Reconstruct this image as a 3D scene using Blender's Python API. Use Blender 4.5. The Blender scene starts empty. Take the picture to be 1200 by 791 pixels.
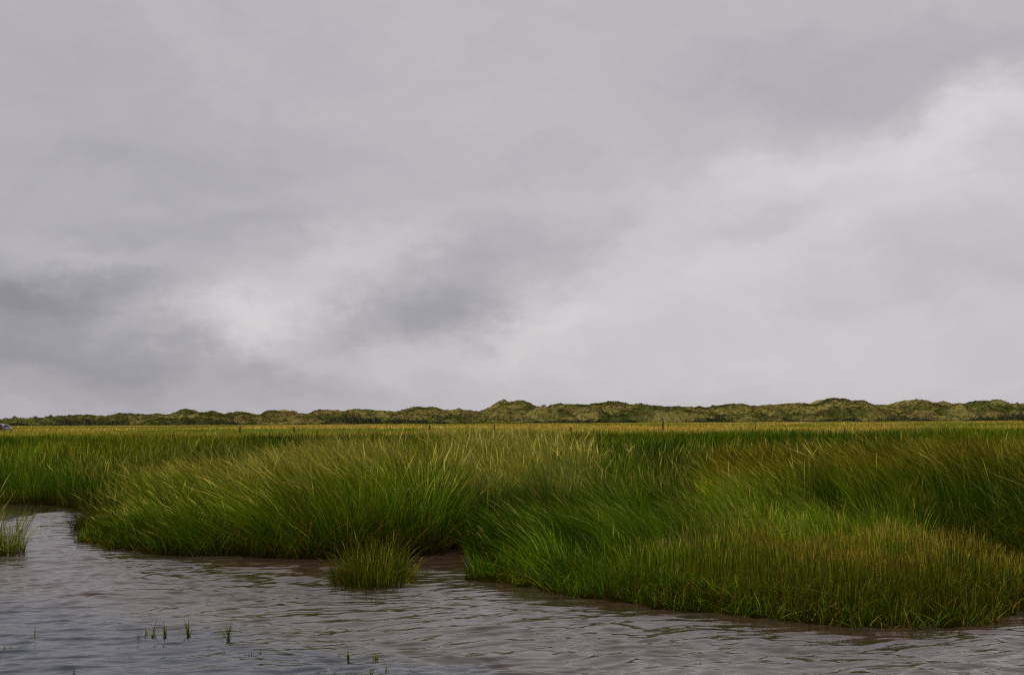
import bpy, math, random
import numpy as np
from mathutils import Vector, Matrix

rng = np.random.default_rng(11)
random.seed(5)
scene = bpy.context.scene
COL = scene.collection
F = 1667.0            # focal length in pixels of a 1200 px wide frame (50 mm on 36 mm)
EYE = 1.7
PITCH = math.radians(3.32)
ROLL = math.radians(-0.315)

# ------------------------------------------------------------------ camera
cam_d = bpy.data.cameras.new('camera'); cam = bpy.data.objects.new('camera', cam_d); COL.objects.link(cam)
cam_d.sensor_width = 36.0; cam_d.lens = 50.0; cam_d.clip_start = 0.1; cam_d.clip_end = 6000
cam.matrix_world = Matrix.Translation((0, 0, EYE)) @ Matrix.Rotation(math.pi/2 + PITCH, 4, 'X') @ Matrix.Rotation(ROLL, 4, 'Z')
scene.camera = cam
CM = cam.matrix_world.to_3x3()

def ray(px, py):
    return CM @ Vector(((px-600)/F, (395.5-py)/F, -1))
def ground(px, py, z=0.0):
    d = ray(px, py); k = (z-EYE)/d.z
    return d.x*k, d.y*k
def at_depth(px, py, Y):
    d = ray(px, py); k = Y/d.y
    return d.x*k, Y, EYE+d.z*k
def XatY(px, Y): return (px-600)/F*Y
def hor(px): return 492.2 - (px-600)*0.0055

# ------------------------------------------------------------------ helpers
def set_props(o, label=None, cat=None, group=None, kind=None):
    if label: o['label'] = label
    if cat: o['category'] = cat
    if group: o['group'] = group
    if kind: o['kind'] = kind
    return o

def mesh_np(name, co, faces, mat, cols=None, parent=None, smooth=False):
    """co (n,3), faces (m,k) array of equal sized polygons"""
    me = bpy.data.meshes.new(name)
    co = np.ascontiguousarray(co, dtype=np.float32); faces = np.ascontiguousarray(faces, dtype=np.int32)
    m, k = faces.shape
    me.vertices.add(len(co)); me.vertices.foreach_set('co', co.ravel())
    me.loops.add(m*k); me.loops.foreach_set('vertex_index', faces.ravel())
    me.polygons.add(m); me.polygons.foreach_set('loop_start', np.arange(0, m*k, k, dtype=np.int32))
    me.polygons.foreach_set('loop_total', np.full(m, k, dtype=np.int32))
    if smooth: me.polygons.foreach_set('use_smooth', np.ones(m, dtype=bool))
    me.update(calc_edges=True)
    if cols is not None:
        a = me.color_attributes.new('tint', 'FLOAT_COLOR', 'POINT')
        c4 = np.ones((len(co), 4), dtype=np.float32); c4[:, :3] = cols
        a.data.foreach_set('color', c4.ravel())
    me.materials.append(mat)
    o = bpy.data.objects.new(name, me); COL.objects.link(o)
    if parent: o.parent = parent
    return o

_perm = rng.random((256, 256))
def vnoise(x, y):
    xi = np.floor(x).astype(int); yi = np.floor(y).astype(int)
    fx = x-xi; fy = y-yi
    fx = fx*fx*(3-2*fx); fy = fy*fy*(3-2*fy)
    a = _perm[xi & 255, yi & 255]; b = _perm[(xi+1) & 255, yi & 255]
    c = _perm[xi & 255, (yi+1) & 255]; d = _perm[(xi+1) & 255, (yi+1) & 255]
    return (a*(1-fx)+b*fx)*(1-fy)+(c*(1-fx)+d*fx)*fy
def fbm(x, y, o=4):
    s = 0; a = .5; t = 0
    for i in range(o):
        s = s+a*vnoise(x*2**i+17.3*i, y*2**i+9.1*i); t += a; a *= .5
    return s/t
def sstep(a, b, x):
    t = np.clip((x-a)/(b-a), 0, 1); return t*t*(3-2*t)

def new_mat(name):
    m = bpy.data.materials.new(name); m.use_nodes = True
    nt = m.node_tree; nt.nodes.clear()
    return m, nt
def N(nt, t, **kw):
    n = nt.nodes.new(t)
    for k, v in kw.items():
        if k in n.inputs: n.inputs[k].default_value = v
        else: setattr(n, k, v)
    return n

def simple_mat(name, col, rough=.6, metal=0.0, noise=0.0, nscale=20.0):
    m, nt = new_mat(name)
    b = N(nt, 'ShaderNodeBsdfPrincipled'); b.inputs['Roughness'].default_value = rough; b.inputs['Metallic'].default_value = metal
    o = N(nt, 'ShaderNodeOutputMaterial'); nt.links.new(b.outputs[0], o.inputs[0])
    tc = N(nt, 'ShaderNodeTexCoord'); nz = N(nt, 'ShaderNodeTexNoise'); nz.inputs['Scale'].default_value = nscale
    nt.links.new(tc.outputs['Object'], nz.inputs['Vector'])
    mx = N(nt, 'ShaderNodeMix', data_type='RGBA')
    mx.inputs[6].default_value = (*[c*(1-noise) for c in col], 1); mx.inputs[7].default_value = (*[min(1, c*(1+noise)) for c in col], 1)
    nt.links.new(nz.outputs['Fac'], mx.inputs[0]); nt.links.new(mx.outputs[2], b.inputs['Base Color'])
    return m

def foliage_mat(name, trans=.35, rough=.55, spec=.25):
    m, nt = new_mat(name)
    a = N(nt, 'ShaderNodeAttribute'); a.attribute_name = 'tint'
    b = N(nt, 'ShaderNodeBsdfPrincipled'); b.inputs['Roughness'].default_value = rough
    b.inputs['Specular IOR Level'].default_value = spec
    tr = N(nt, 'ShaderNodeBsdfTranslucent')
    mx = N(nt, 'ShaderNodeMixShader'); mx.inputs[0].default_value = trans
    o = N(nt, 'ShaderNodeOutputMaterial')
    nt.links.new(a.outputs['Color'], b.inputs['Base Color']); nt.links.new(a.outputs['Color'], tr.inputs['Color'])
    nt.links.new(b.outputs[0], mx.inputs[1]); nt.links.new(tr.outputs[0], mx.inputs[2]); nt.links.new(mx.outputs[0], o.inputs[0])
    return m
M_GRASS = foliage_mat('grass_blades', .14, .7, .0)
M_DUNE_G = foliage_mat('dune_foliage', .15, .9, .0)
M_SHRUB = foliage_mat('shrub_leaves', .2, .6, .2)

# ------------------------------------------------------------------ shoreline
main_px = [(-500, 600), (-250, 592), (-100, 589), (0, 590), (60, 592), (95, 596), (130, 601), (150, 607), (118, 613), (104, 618), (108, 630),
           (125, 637), (160, 643), (200, 649), (250, 651), (300, 650), (350, 653), (400, 652), (450, 653), (500, 649), (530, 640), (542, 625),
           (552, 640), (554, 655), (565, 668), (590, 681), (640, 690), (700, 699), (760, 708), (810, 717), (870, 723), (930, 728),
           (1000, 731), (1080, 730), (1150, 729), (1190, 722), (1225, 708), (1225, 684), (1195, 673), (1120, 666), (1075, 661),
           (1130, 656), (1200, 661), (1300, 664), (1500, 668), (1750, 680)]
shore = [ground(*p) for p in main_px]
shore = [(-60, shore[0][1]+2)] + shore + [(60, shore[-1][1]+1), (60, 700), (-60, 700)]
def islands():
    out = []
    for (px, py, rx, ry) in [(438, 681, .42, .85), (-20, 650, .46, .5)]:
        cx, cy = ground(px, py)
        out.append((cx, cy, rx, ry))
    return out
ISL = islands()

def poly_sd(x, y, poly):
    """signed distance, positive inside"""
    d2 = np.full(x.shape, 1e9); inside = np.zeros(x.shape, bool)
    n = len(poly)
    for i in range(n):
        x1, y1 = poly[i]; x2, y2 = poly[(i+1) % n]
        ex, ey = x2-x1, y2-y1
        t = np.clip(((x-x1)*ex+(y-y1)*ey)/(ex*ex+ey*ey+1e-12), 0, 1)
        d2 = np.minimum(d2, (x-x1-t*ex)**2+(y-y1-t*ey)**2)
        c = ((y1 > y) != (y2 > y)) & (x < (x2-x1)*(y-y1)/(y2-y1+1e-12)+x1)
        inside ^= c
    return np.where(inside, 1, -1)*np.sqrt(d2)

GX0, GX1, GY0, GY1, GS = -32.0, 32.0, -8.0, 56.0, 0.08
gx = np.arange(GX0, GX1, GS); gy = np.arange(GY0, GY1, GS)
GXX, GYY = np.meshgrid(gx, gy)
wob = (fbm(GXX*1.3, GYY*1.3, 3)-.5)*.75 + (fbm(GXX*7, GYY*7, 2)-.5)*.14
SD = poly_sd(GXX, GYY, shore) + wob
def isl_sd(x, y, w=0):
    s = np.full(np.shape(x), -50.0)
    for (cx, cy, rx, ry) in ISL:
        r = np.sqrt(((x-cx)/rx)**2+((y-cy)/ry)**2)
        s = np.maximum(s, (1-r)*min(rx, ry)+w)
    return s
def grid_sample(G, x, y):
    fx = np.clip((x-GX0)/GS, 0, len(gx)-1.01); fy = np.clip((y-GY0)/GS, 0, len(gy)-1.01)
    xi = fx.astype(int); yi = fy.astype(int); fx = fx-xi; fy = fy-yi
    return (G[yi, xi]*(1-fx)+G[yi, xi+1]*fx)*(1-fy)+(G[yi+1, xi]*(1-fx)+G[yi+1, xi+1]*fx)*fy
def sd_at(x, y):
    s = grid_sample(SD, x, y)
    return np.where(y > 50, 8.0, s)
GRY, GRX = np.gradient(SD, GS)
def ground_z(x, y):
    s = np.maximum(sd_at(x, y), isl_sd(x, y, -.14)*.5)
    land = 0.03+.10*sstep(0, .35, s)+.12*sstep(.5, 6, s)+.05*(fbm(x*1.5, y*1.5, 3)-.5)*sstep(.2, 1, s)
    wat = -.45*sstep(0, 2.5, -s)
    z = np.where(s > 0, land, wat)
    near = sstep(4.0, 1.0, y)              # the bank the photographer stands on
    return z*(1-near)+near*.12

# ------------------------------------------------------------------ materials of the setting
def mud_material():
    m, nt = new_mat('mud_and_litter')
    b = N(nt, 'ShaderNodeBsdfPrincipled'); b.inputs['Roughness'].default_value = .9; b.inputs['Specular IOR Level'].default_value = 0
    o = N(nt, 'ShaderNodeOutputMaterial'); nt.links.new(b.outputs[0], o.inputs[0])
    g = N(nt, 'ShaderNodeNewGeometry')
    nz = N(nt, 'ShaderNodeTexNoise'); nz.inputs['Scale'].default_value = 2.5; nz.inputs['Detail'].default_value = 6
    nt.links.new(g.outputs['Position'], nz.inputs['Vector'])
    r = N(nt, 'ShaderNodeValToRGB'); r.color_ramp.elements[0].color = (.022, .020, .004, 1); r.color_ramp.elements[1].color = (.060, .050, .009, 1)
    r.color_ramp.elements[0].position = .35; r.color_ramp.elements[1].position = .7
    nt.links.new(nz.outputs['Fac'], r.inputs[0])
    # farther out the sheet is dry meadow thatch
    sx = N(nt, 'ShaderNodeSeparateXYZ'); nt.links.new(g.outputs['Position'], sx.inputs[0])
    mr = N(nt, 'ShaderNodeMapRange'); mr.inputs[1].default_value = 60; mr.inputs[2].default_value = 120
    nt.links.new(sx.outputs['Y'], mr.inputs[0])
    wm_ = N(nt, 'ShaderNodeMapRange'); wm_.inputs[1].default_value = .10; wm_.inputs[2].default_value = .22; wm_.inputs[3].default_value = .22; nt.links.new(sx.outputs['Z'], wm_.inputs[0])
    wet = N(nt, 'ShaderNodeVectorMath', operation='SCALE'); nt.links.new(r.outputs[0], wet.inputs[0]); nt.links.new(wm_.outputs[0], wet.inputs['Scale'])
    mx = N(nt, 'ShaderNodeMix', data_type='RGBA'); mx.inputs[7].default_value = (.24, .19, .03, 1)
    nt.links.new(mr.outputs[0], mx.inputs[0]); nt.links.new(wet.outputs[0], mx.inputs[6]); nt.links.new(mx.outputs[2], b.inputs['Base Color'])
    bp = N(nt, 'ShaderNodeBump'); bp.inputs['Strength'].default_value = .5; bp.inputs['Distance'].default_value = .05
    nt.links.new(nz.outputs['Fac'], bp.inputs['Height']); nt.links.new(bp.outputs[0], b.inputs['Normal'])
    return m

def tensor_grid(xs, ys):
    X, Y = np.meshgrid(xs, ys); nx, ny = len(xs), len(ys)
    i = np.arange((ny-1)*nx).reshape(ny-1, nx)[:, :-1].ravel()
    return X.ravel(), Y.ravel(), np.stack([i, i+1, i+nx+1, i+nx], 1)

xs = np.concatenate([[-3000, -1500, -700, -400, -200, -120, -80, -60, -45], np.arange(-32, 32.01, .2), [45, 60, 80, 120, 200, 400, 700, 1500, 3000]])
ys = np.concatenate([[-300, -100, -40, -20], np.arange(-8, 50, .2), np.arange(50, 120, 3), [150, 200, 250, 300, 400, 500, 600, 700, 1000, 1800, 3000, 4500]])
X, Y, Fc = tensor_grid(xs, ys)
Z = ground_z(np.clip(X, -31.9, 31.9), Y)
g = mesh_np('ground', np.stack([X, Y, Z], 1), Fc, mud_material(), smooth=True)
set_props(g, 'dark peaty mud and dry thatch under the marsh grass', 'ground', kind='structure')

# ------------------------------------------------------------------ water
def water_material():
    m, nt = new_mat('silty_creek_water')
    b = N(nt, 'ShaderNodeBsdfPrincipled'); b.inputs['Roughness'].default_value = .02; b.inputs['IOR'].default_value = 1.42
    b.inputs['Specular IOR Level'].default_value = .5
    o = N(nt, 'ShaderNodeOutputMaterial'); nt.links.new(b.outputs[0], o.inputs[0])
    g = N(nt, 'ShaderNodeNewGeometry'); P = g.outputs['Position']
    # base colour turns from bluish to brown along a noisy diagonal front
    x1, y1 = ground(0, 705); x2, y2 = ground(600, 800)
    sx = N(nt, 'ShaderNodeSeparateXYZ'); nt.links.new(P, sx.inputs[0])
    nx_, ny_ = -(y2-y1), (x2-x1); L = math.hypot(nx_, ny_); nx_ /= L; ny_ /= L
    dv = N(nt, 'ShaderNodeVectorMath', operation='DOT_PRODUCT'); nt.links.new(P, dv.inputs[0]); dv.inputs[1].default_value = (nx_, ny_, 0)
    sub = N(nt, 'ShaderNodeMath', operation='SUBTRACT'); nt.links.new(dv.outputs['Value'], sub.inputs[0]); sub.inputs[1].default_value = nx_*x1+ny_*y1
    nz = N(nt, 'ShaderNodeTexNoise'); nz.inputs['Scale'].default_value = .9; nz.inputs['Detail'].default_value = 4; nt.links.new(P, nz.inputs['Vector'])
    ad = N(nt, 'ShaderNodeMath', operation='MULTIPLY_ADD'); nt.links.new(nz.outputs['Fac'], ad.inputs[0]); ad.inputs[1].default_value = 1.3
    nt.links.new(sub.outputs[0], ad.inputs[2])
    mr = N(nt, 'ShaderNodeMapRange', interpolation_type='SMOOTHSTEP'); mr.inputs[1].default_value = .15; mr.inputs[2].default_value = 1.35
    nt.links.new(ad.outputs[0], mr.inputs[0])
    mx = N(nt, 'ShaderNodeMix', data_type='RGBA')
    mx.inputs[6].default_value = (.000, .005, .012, 1); mx.inputs[7].default_value = (.036, .023, .016, 1)
    nt.links.new(mr.outputs[0], mx.inputs[0]); nt.links.new(mx.outputs[2], b.inputs['Base Color'])
    mp = N(nt, 'ShaderNodeMapping'); mp.inputs['Rotation'].default_value = (0, 0, math.radians(20)); mp.inputs['Scale'].default_value = (6, 22, 1)
    nt.links.new(P, mp.inputs['Vector'])
    n2 = N(nt, 'ShaderNodeTexNoise'); n2.inputs['Scale'].default_value = 1.0; n2.inputs['Detail'].default_value = 2; n2.inputs['Roughness'].default_value = .62
    nt.links.new(mp.outputs[0], n2.inputs['Vector'])
    bp = N(nt, 'ShaderNodeBump'); bp.inputs['Strength'].default_value = .35; bp.inputs['Distance'].default_value = .005
    nt.links.new(n2.outputs['Fac'], bp.inputs['Height']); nt.links.new(bp.outputs[0], b.inputs['Normal'])
    return m
fx_ = np.arange(-9, 12.001, .03); fy_ = np.arange(8.2, 22, .022)
xs = np.concatenate([[-400, -100, -60, -45, -30, -24, -18, -14, -12, -10, -9.5], fx_, [12.5, 13, 14, 16, 20, 26, 34, 45, 60, 100, 400]])
ys = np.concatenate([[-300, -100, -40, -20, -10, -4, 0, 3, 5, 6, 7, 7.6, 8], fy_, np.arange(22.02, 34, .05), [35, 37, 40, 45, 50]])
X, Y, Fc = tensor_grid(xs, ys)
Z = np.zeros_like(X)
wx = X+(fbm(X*.9, Y*.9, 3)-.5)*.9; wy = Y+(fbm(X*.9+50, Y*.9, 3)-.5)*.7
gust = .45+1.1*fbm(X*.28+9, Y*.28, 3)
for k in range(51):
    lam = .085*(6.0**rng.random()**1.3); ang = math.radians(90+20+rng.normal()*27); kk = 2*math.pi/lam
    st = .0215*(lam/.25)**-.1
    if k > 43: lam = rng.uniform(.28, .62); kk = 2*math.pi/lam; st = .019
    ph = rng.random()*6.28
    s = np.sin(kk*(wx*math.cos(ang)+wy*math.sin(ang))+ph)
    Z += st/kk*(s*.75 + .45*np.exp(1.5*(s-1))*1.6)*gust
amp = sstep(8.0, 8.4, Y)*sstep(34, 28, Y)*sstep(-9.2, -8.4, X)*sstep(12.3, 11.6, X)
shel = np.clip(-grid_sample(SD, np.clip(X, -31.9, 31.9), np.clip(Y, -7.9, 55.8)), 0, 3)
Z *= amp*(.40+.60*sstep(0, 1.3, shel))
w = mesh_np('water', np.stack([X, Y, Z], 1), Fc, water_material(), smooth=True)
set_props(w, 'rippled silty creek water reflecting the grey sky', 'water', kind='structure')

# ------------------------------------------------------------------ grass engine
def C(*a): return np.array(a, dtype=np.float32)
DEEP = C(.017, .044, .003); GREEN = C(.052, .128, .004); LIME = C(.180, .290, .010)
YEL = C(.46, .41, .040); ORG = C(.31, .20, .014); STRAW = C(.60, .52, .14); BROWN = C(.070, .034, .006); GREY = C(.17, .20, .11)
def mix(a, b, t):
    t = np.asarray(t)[..., None]; return a*(1-t)+b*t

# px, Y, height, lean, gold, bright, orange
CP = np.array([
 (-150, 32, .85, -.1, .2, .6, 0), (0, 31, .80, -.1, .2, .6, 0), (100, 31, .85, -.1, .15, .45, 0), (175, 29, .95, -.2, .15, .5, 0),
 (0, 40, .95, -.1, .25, .75, 0), (120, 46, .92, 0, .6, .35, .4), (230, 50, .95, 0, .7, .3, .5), (-100, 50, .95, 0, .2, .6, 0),
 (60, 75, .85, 0, .5, .6, .2), (220, 75, .85, 0, .95, .6, .3), (330, 60, 1.1, -.1, .1, .2, 0), (420, 60, 1.1, -.1, .1, .2, 0), (-20, 65, 1.0, 0, .15, .5, 0),
 (112, 19.5, .34, -.1, .2, .45, 0), (145, 20, .55, -.25, .15, .4, 0), (150, 22, .70, -.3, .15, .45, 0), (190, 20.5, .92, -.5, .25, .5, 0), (250, 20, 1.06, -.60, .35, .5, .1), (185, 24, .95, -.3, .2, .5, 0),
 (320, 20, 1.26, -.58, .6, .65, .2), (400, 20, 1.52, -.42, .65, .7, .25), (470, 20, 1.50, -.28, .55, .7, .15), (530, 20.5, 1.35, .05, .35, .5, 0),
 (250, 25, 1.05, -.5, .4, .5, 0), (350, 27, 1.22, -.45, .6, .6, .2), (300, 38, 1.0, -.1, .1, .12, 0), (400, 40, 1.08, -.1, .1, .12, 0), (450, 27, 1.48, -.3, .6, .7, .1), (530, 26, 1.48, -.2, .45, .7, 0),
 (600, 24, 1.42, -.22, .45, .85, .1), (660, 26, 1.42, -.25, .45, .8, .1), (575, 21, 1.0, -.3, .2, .6, 0), (620, 32, 1.4, -.2, .5, .7, 0),
 (720, 28, 1.08, -.15, .12, .30, 0), (800, 29, 1.0, -.1, .05, .15, 0), (790, 24, .85, -.1, .05, .15, 0), (740, 45, 1.12, 0, .08, .35, 0), (840, 45, 1.12, 0, .1, .4, 0),
 (855, 24, 1.0, -.5, .6, .4, .30), (910, 22, 1.05, -.65, .5, .35, .25), (980, 21.5, 1.2, -.65, .3, .35, .08), (1060, 21, 1.28, -.6, .25, .35, .05),
 (1140, 20, 1.28, -.5, .2, .22, .03), (1220, 19.5, 1.3, -.45, .15, .22, 0), (1320, 20, 1.3, -.3, .2, .4, 0),
 (1000, 27, 1.22, -.5, .25, .4, .03), (1130, 27, 1.2, -.35, .3, .5, .1), (920, 32, 1.12, -.3, .3, .4, .08), (1000, 50, 1.15, -.1, .2, .5, .0), (1150, 55, 1.12, -.1, .2, .5, .0), (900, 75, 1.0, 0, .2, .6, 0), (1080, 80, 1.0, 0, .3, .5, .25),
 (570, 15.8, .42, -.15, .1, .5, 0), (610, 16.2, .62, -.5, .12, .7, 0), (660, 16.5, .72, -.6, .15, .75, 0), (720, 16.3, .74, -.55, .15, .75, 0),
 (780, 16.5, .74, -.45, .2, .8, .05), (650, 19, .85, -.5, .1, .7, 0), (740, 19.5, .88, -.55, .1, .7, 0), (820, 19.5, .84, -.5, .15, .7, 0),
 (860, 17, .74, -.35, .15, .95, 0), (940, 16.8, .72, -.3, .1, 1.0, 0), (1010, 16.8, .68, -.35, .2, .9, 0),
 (680, 14.8, .5, -.3, .2, .5, 0), (760, 14.2, .46, -.1, .45, .45, .1), (830, 13.6, .46, 0, .7, .4, .4), (920, 13.2, .48, 0, .8, .35, .5), (1000, 13.0, .48, 0, .8, .35, .6), (1090, 13.0, .45, 0, .8, .35, .6),
 (1170, 13.1, .38, 0, .8, .35, .6), (900, 14.8, .52, -.05, .8, .5, .5), (1000, 14.6, .52, 0, .8, .5, .5), (1100, 14.6, .46, 0, .8, .4, .5), (1190, 14.4, .38, 0, .8, .4, .5),
])
far = []
for px in (-200, 0, 200, 400, 600, 800, 1000, 1200, 1400):
    far += [(px, 95, .75, 0, .5 if px < 700 else .3, .6, .15), (px, 120, .62, 0, .85, .75, .35), (px, 200, .5, 0, .9, .8, .3), (px, 450, .45, 0, .85, .8, .2)]
CP = np.vstack([CP, np.array(far)])
def params(x, y):
    u = 600+x/y*F; v = np.log(y)*330
    cu = CP[:, 0]; cv = np.log(CP[:, 1])*330
    num = np.zeros((len(x), 5)); den = np.zeros(len(x))
    for i in range(len(CP)):
        w = 1.0/(((u-cu[i])**2+(v-cv[i])**2)/900+.15)**2
        num += w[:, None]*CP[i, 2:7]; den += w
    return (num/den[:, None]).T

def blade_mesh(x, y, z, H, lx, ly, wd, cb, cm, ct, head, segs, facing=1.1, curl=1.0, hue_head=None):
    n = len(x)
    t = np.linspace(0, 1, segs+1)[None, :]
    L = np.sqrt(lx*lx+ly*ly)[:, None]
    bend = (.22*t+.78*t**(1.6+.5*curl))
    hz = H[:, None]*t*(1-.20*np.minimum(L, 1.3)*t)
    px = x[:, None]+lx[:, None]*H[:, None]*bend
    py = y[:, None]+ly[:, None]*H[:, None]*bend
    pz = z[:, None]+hz
    prof = (1-t**2.2)*.9+.10
    if segs > 4:
        hp = np.where(t < .74, .42, np.where(t > .985, .3, 1.5))
        prof = np.where(head[:, None] > 0, hp, prof)
    phi = rng.uniform(-facing, facing, n)
    sx = np.cos(phi)[:, None]*wd[:, None]*prof*.5; sy = np.sin(phi)[:, None]*wd[:, None]*prof*.5
    A = np.stack([px-sx, py-sy, pz], 2); B = np.stack([px+sx, py+sy, pz], 2)
    co = np.stack([A, B], 2).reshape(-1, 3)              # n, segs+1, 2
    tt = np.repeat(t, n, 0)
    c = mix(cb[:, None, :], cm[:, None, :], sstep(.08, .38, tt))
    c = c*(1-sstep(.5, .98, tt)[..., None])+ct[:, None, :]*sstep(.5, .98, tt)[..., None]
    if segs > 4:
        hh = (head[:, None] > 0)*(t > .74)
        hc = hue_head if hue_head is not None else STRAW
        c = np.where(hh[..., None], hc[:, None, :]*np.ones_like(c), c)
    cols = np.repeat(c[:, :, None, :], 2, 2).reshape(-1, 3)
    base = (np.arange(n)*(segs+1)*2)[:, None]
    s = np.arange(segs)[None, :]*2
    i0 = (base+s).ravel()
    faces = np.stack([i0, i0+1, i0+3, i0+2], 1)
    return co, faces, cols

def colours(n, gold, bright, orange, x, y, base_brown=.6):
    r = rng.random(n); r2 = rng.random(n)
    pn = fbm(x*.55, y*.35, 3); pn2 = fbm(x*.21+31, y*.12+7, 3)
    b = np.clip(bright*1.12+(pn-.5)*1.1+rng.normal(0, .16, n), 0, 1)
    cm = mix(DEEP, GREEN, np.clip(b*1.6, 0, 1)); cm = mix(cm, LIME, np.clip(b*1.5-.75, 0, 1))
    gl = np.clip(gold+(pn2-.5)*1.1, 0, 1)
    yel = (r < gl*.22)
    cm = np.where(yel[:, None], mix(cm, YEL, .35+.4*r2), cm)
    og = rng.random(n) < orange*.28
    cm = np.where(og[:, None], mix(cm, ORG, .45), cm)
    ct = mix(cm, YEL, np.clip(gl*.95*rng.random(n)**1.7+.02, 0, 1))
    ct = mix(ct, ORG, np.clip(orange*rng.random(n)*.9, 0, 1))
    cb = mix(cm, BROWN, np.clip(base_brown*(.75+.6*rng.random(n)), 0, 1))  # brown sheath bases, colour darkened further to deepen the shade low down
    cb = mix(cb, ORG*.5, rng.random(n)*.7*(y < 23)*(gold > .3))
    dead = rng.random(n) < .035
    cm = np.where(dead[:, None], STRAW*.45, cm); ct = np.where(dead[:, None], STRAW*.6, ct)
    v = np.exp(rng.normal(-.06, .42, n))[:, None].clip(.35, 2.1)
    return cb*v, cm*v, ct*v

def scatter(y0, y1, dens, ufun=.50, pad=1.5):
    area = ufun*(y1**2-y0**2)+2*pad*(y1-y0)
    n = int(area*dens)
    y = np.sqrt(rng.random(n)*(y1**2-y0**2)+y0**2)
    x = rng.uniform(-1, 1, n)*(ufun*y+pad)
    return x, y

def classify(x, y):
    """0 left far bank + inner marsh, 1 left tall stand, 2 pale reeds, 3 right hummock, 4 right tall stand, 5 low sedge spit, 6 meadow"""
    u = 600+x/y*F
    k = np.zeros(len(x), int)
    jitter = (fbm(x*.8, y*.8, 2)-.5)
    y_ = y+jitter*3; u_ = u+jitter*60
    k[(u_ > 95) & (u_ < 545) & (y_ < 29)] = 1
    k[(u_ >= 545) & (u_ < 700) & (y_ >= 20.8) & (y_ < 38)] = 2
    k[(u_ >= 545) & (u_ < 1060) & (y_ < 20.8) & (k != 2)] = 3
    k[(u_ >= 830) & (y_ >= 18.2) & (y_ < 40) & ((y_ >= 20.3) | (u_ > 1020))] = 4
    k[((u_ > 740) & (y_ < 14.6)) | ((u_ > 790) & (y_ < 15.6)) | ((u > 1060) & (y < 16.6))] = 5
    k[(u > 480) & (u < 556) & (y < 21.5)] = 1
    k[y_ > 112] = 6
    return k

def tussock(x, y, cell):
    '''nearest jittered tussock centre: offset from it, normalised distance and a random number per tussock'''
    gi = np.floor(x/cell).astype(int); gj = np.floor(y/cell).astype(int)
    best = np.full(len(x), 1e9); ox = np.zeros(len(x)); oy = np.zeros(len(x)); rr = np.zeros(len(x))
    for a in (-1, 0, 1):
        for b in (-1, 0, 1):
            i = gi+a; j = gj+b
            cx = (i+.1+.8*_perm[i & 255, j & 255])*cell; cy = (j+.1+.8*_perm[(i+77) & 255, (j+131) & 255])*cell
            d = (x-cx)**2+(y-cy)**2
            q = d < best
            best = np.where(q, d, best); ox = np.where(q, x-cx, ox); oy = np.where(q, y-cy, oy)
            rr = np.where(q, _perm[(i+31) & 255, (j+59) & 255], rr)
    return ox/cell, oy/cell, np.clip(np.sqrt(best)/cell/.62, 0, 1), rr
acc = {}
def add(k, part):
    acc.setdefault(k, []).append(part)
BANDS = [(11.5, 17.5, 1150, 7, .0054), (17.5, 24, 800, 7, .0066), (24, 36, 330, 6, .0095), (36, 60, 95, 4, .017), (60, 112, 26, 3, .034), (112, 200, 5.5, 2, .085), (200, 500, 1.25, 2, .20)]
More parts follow.
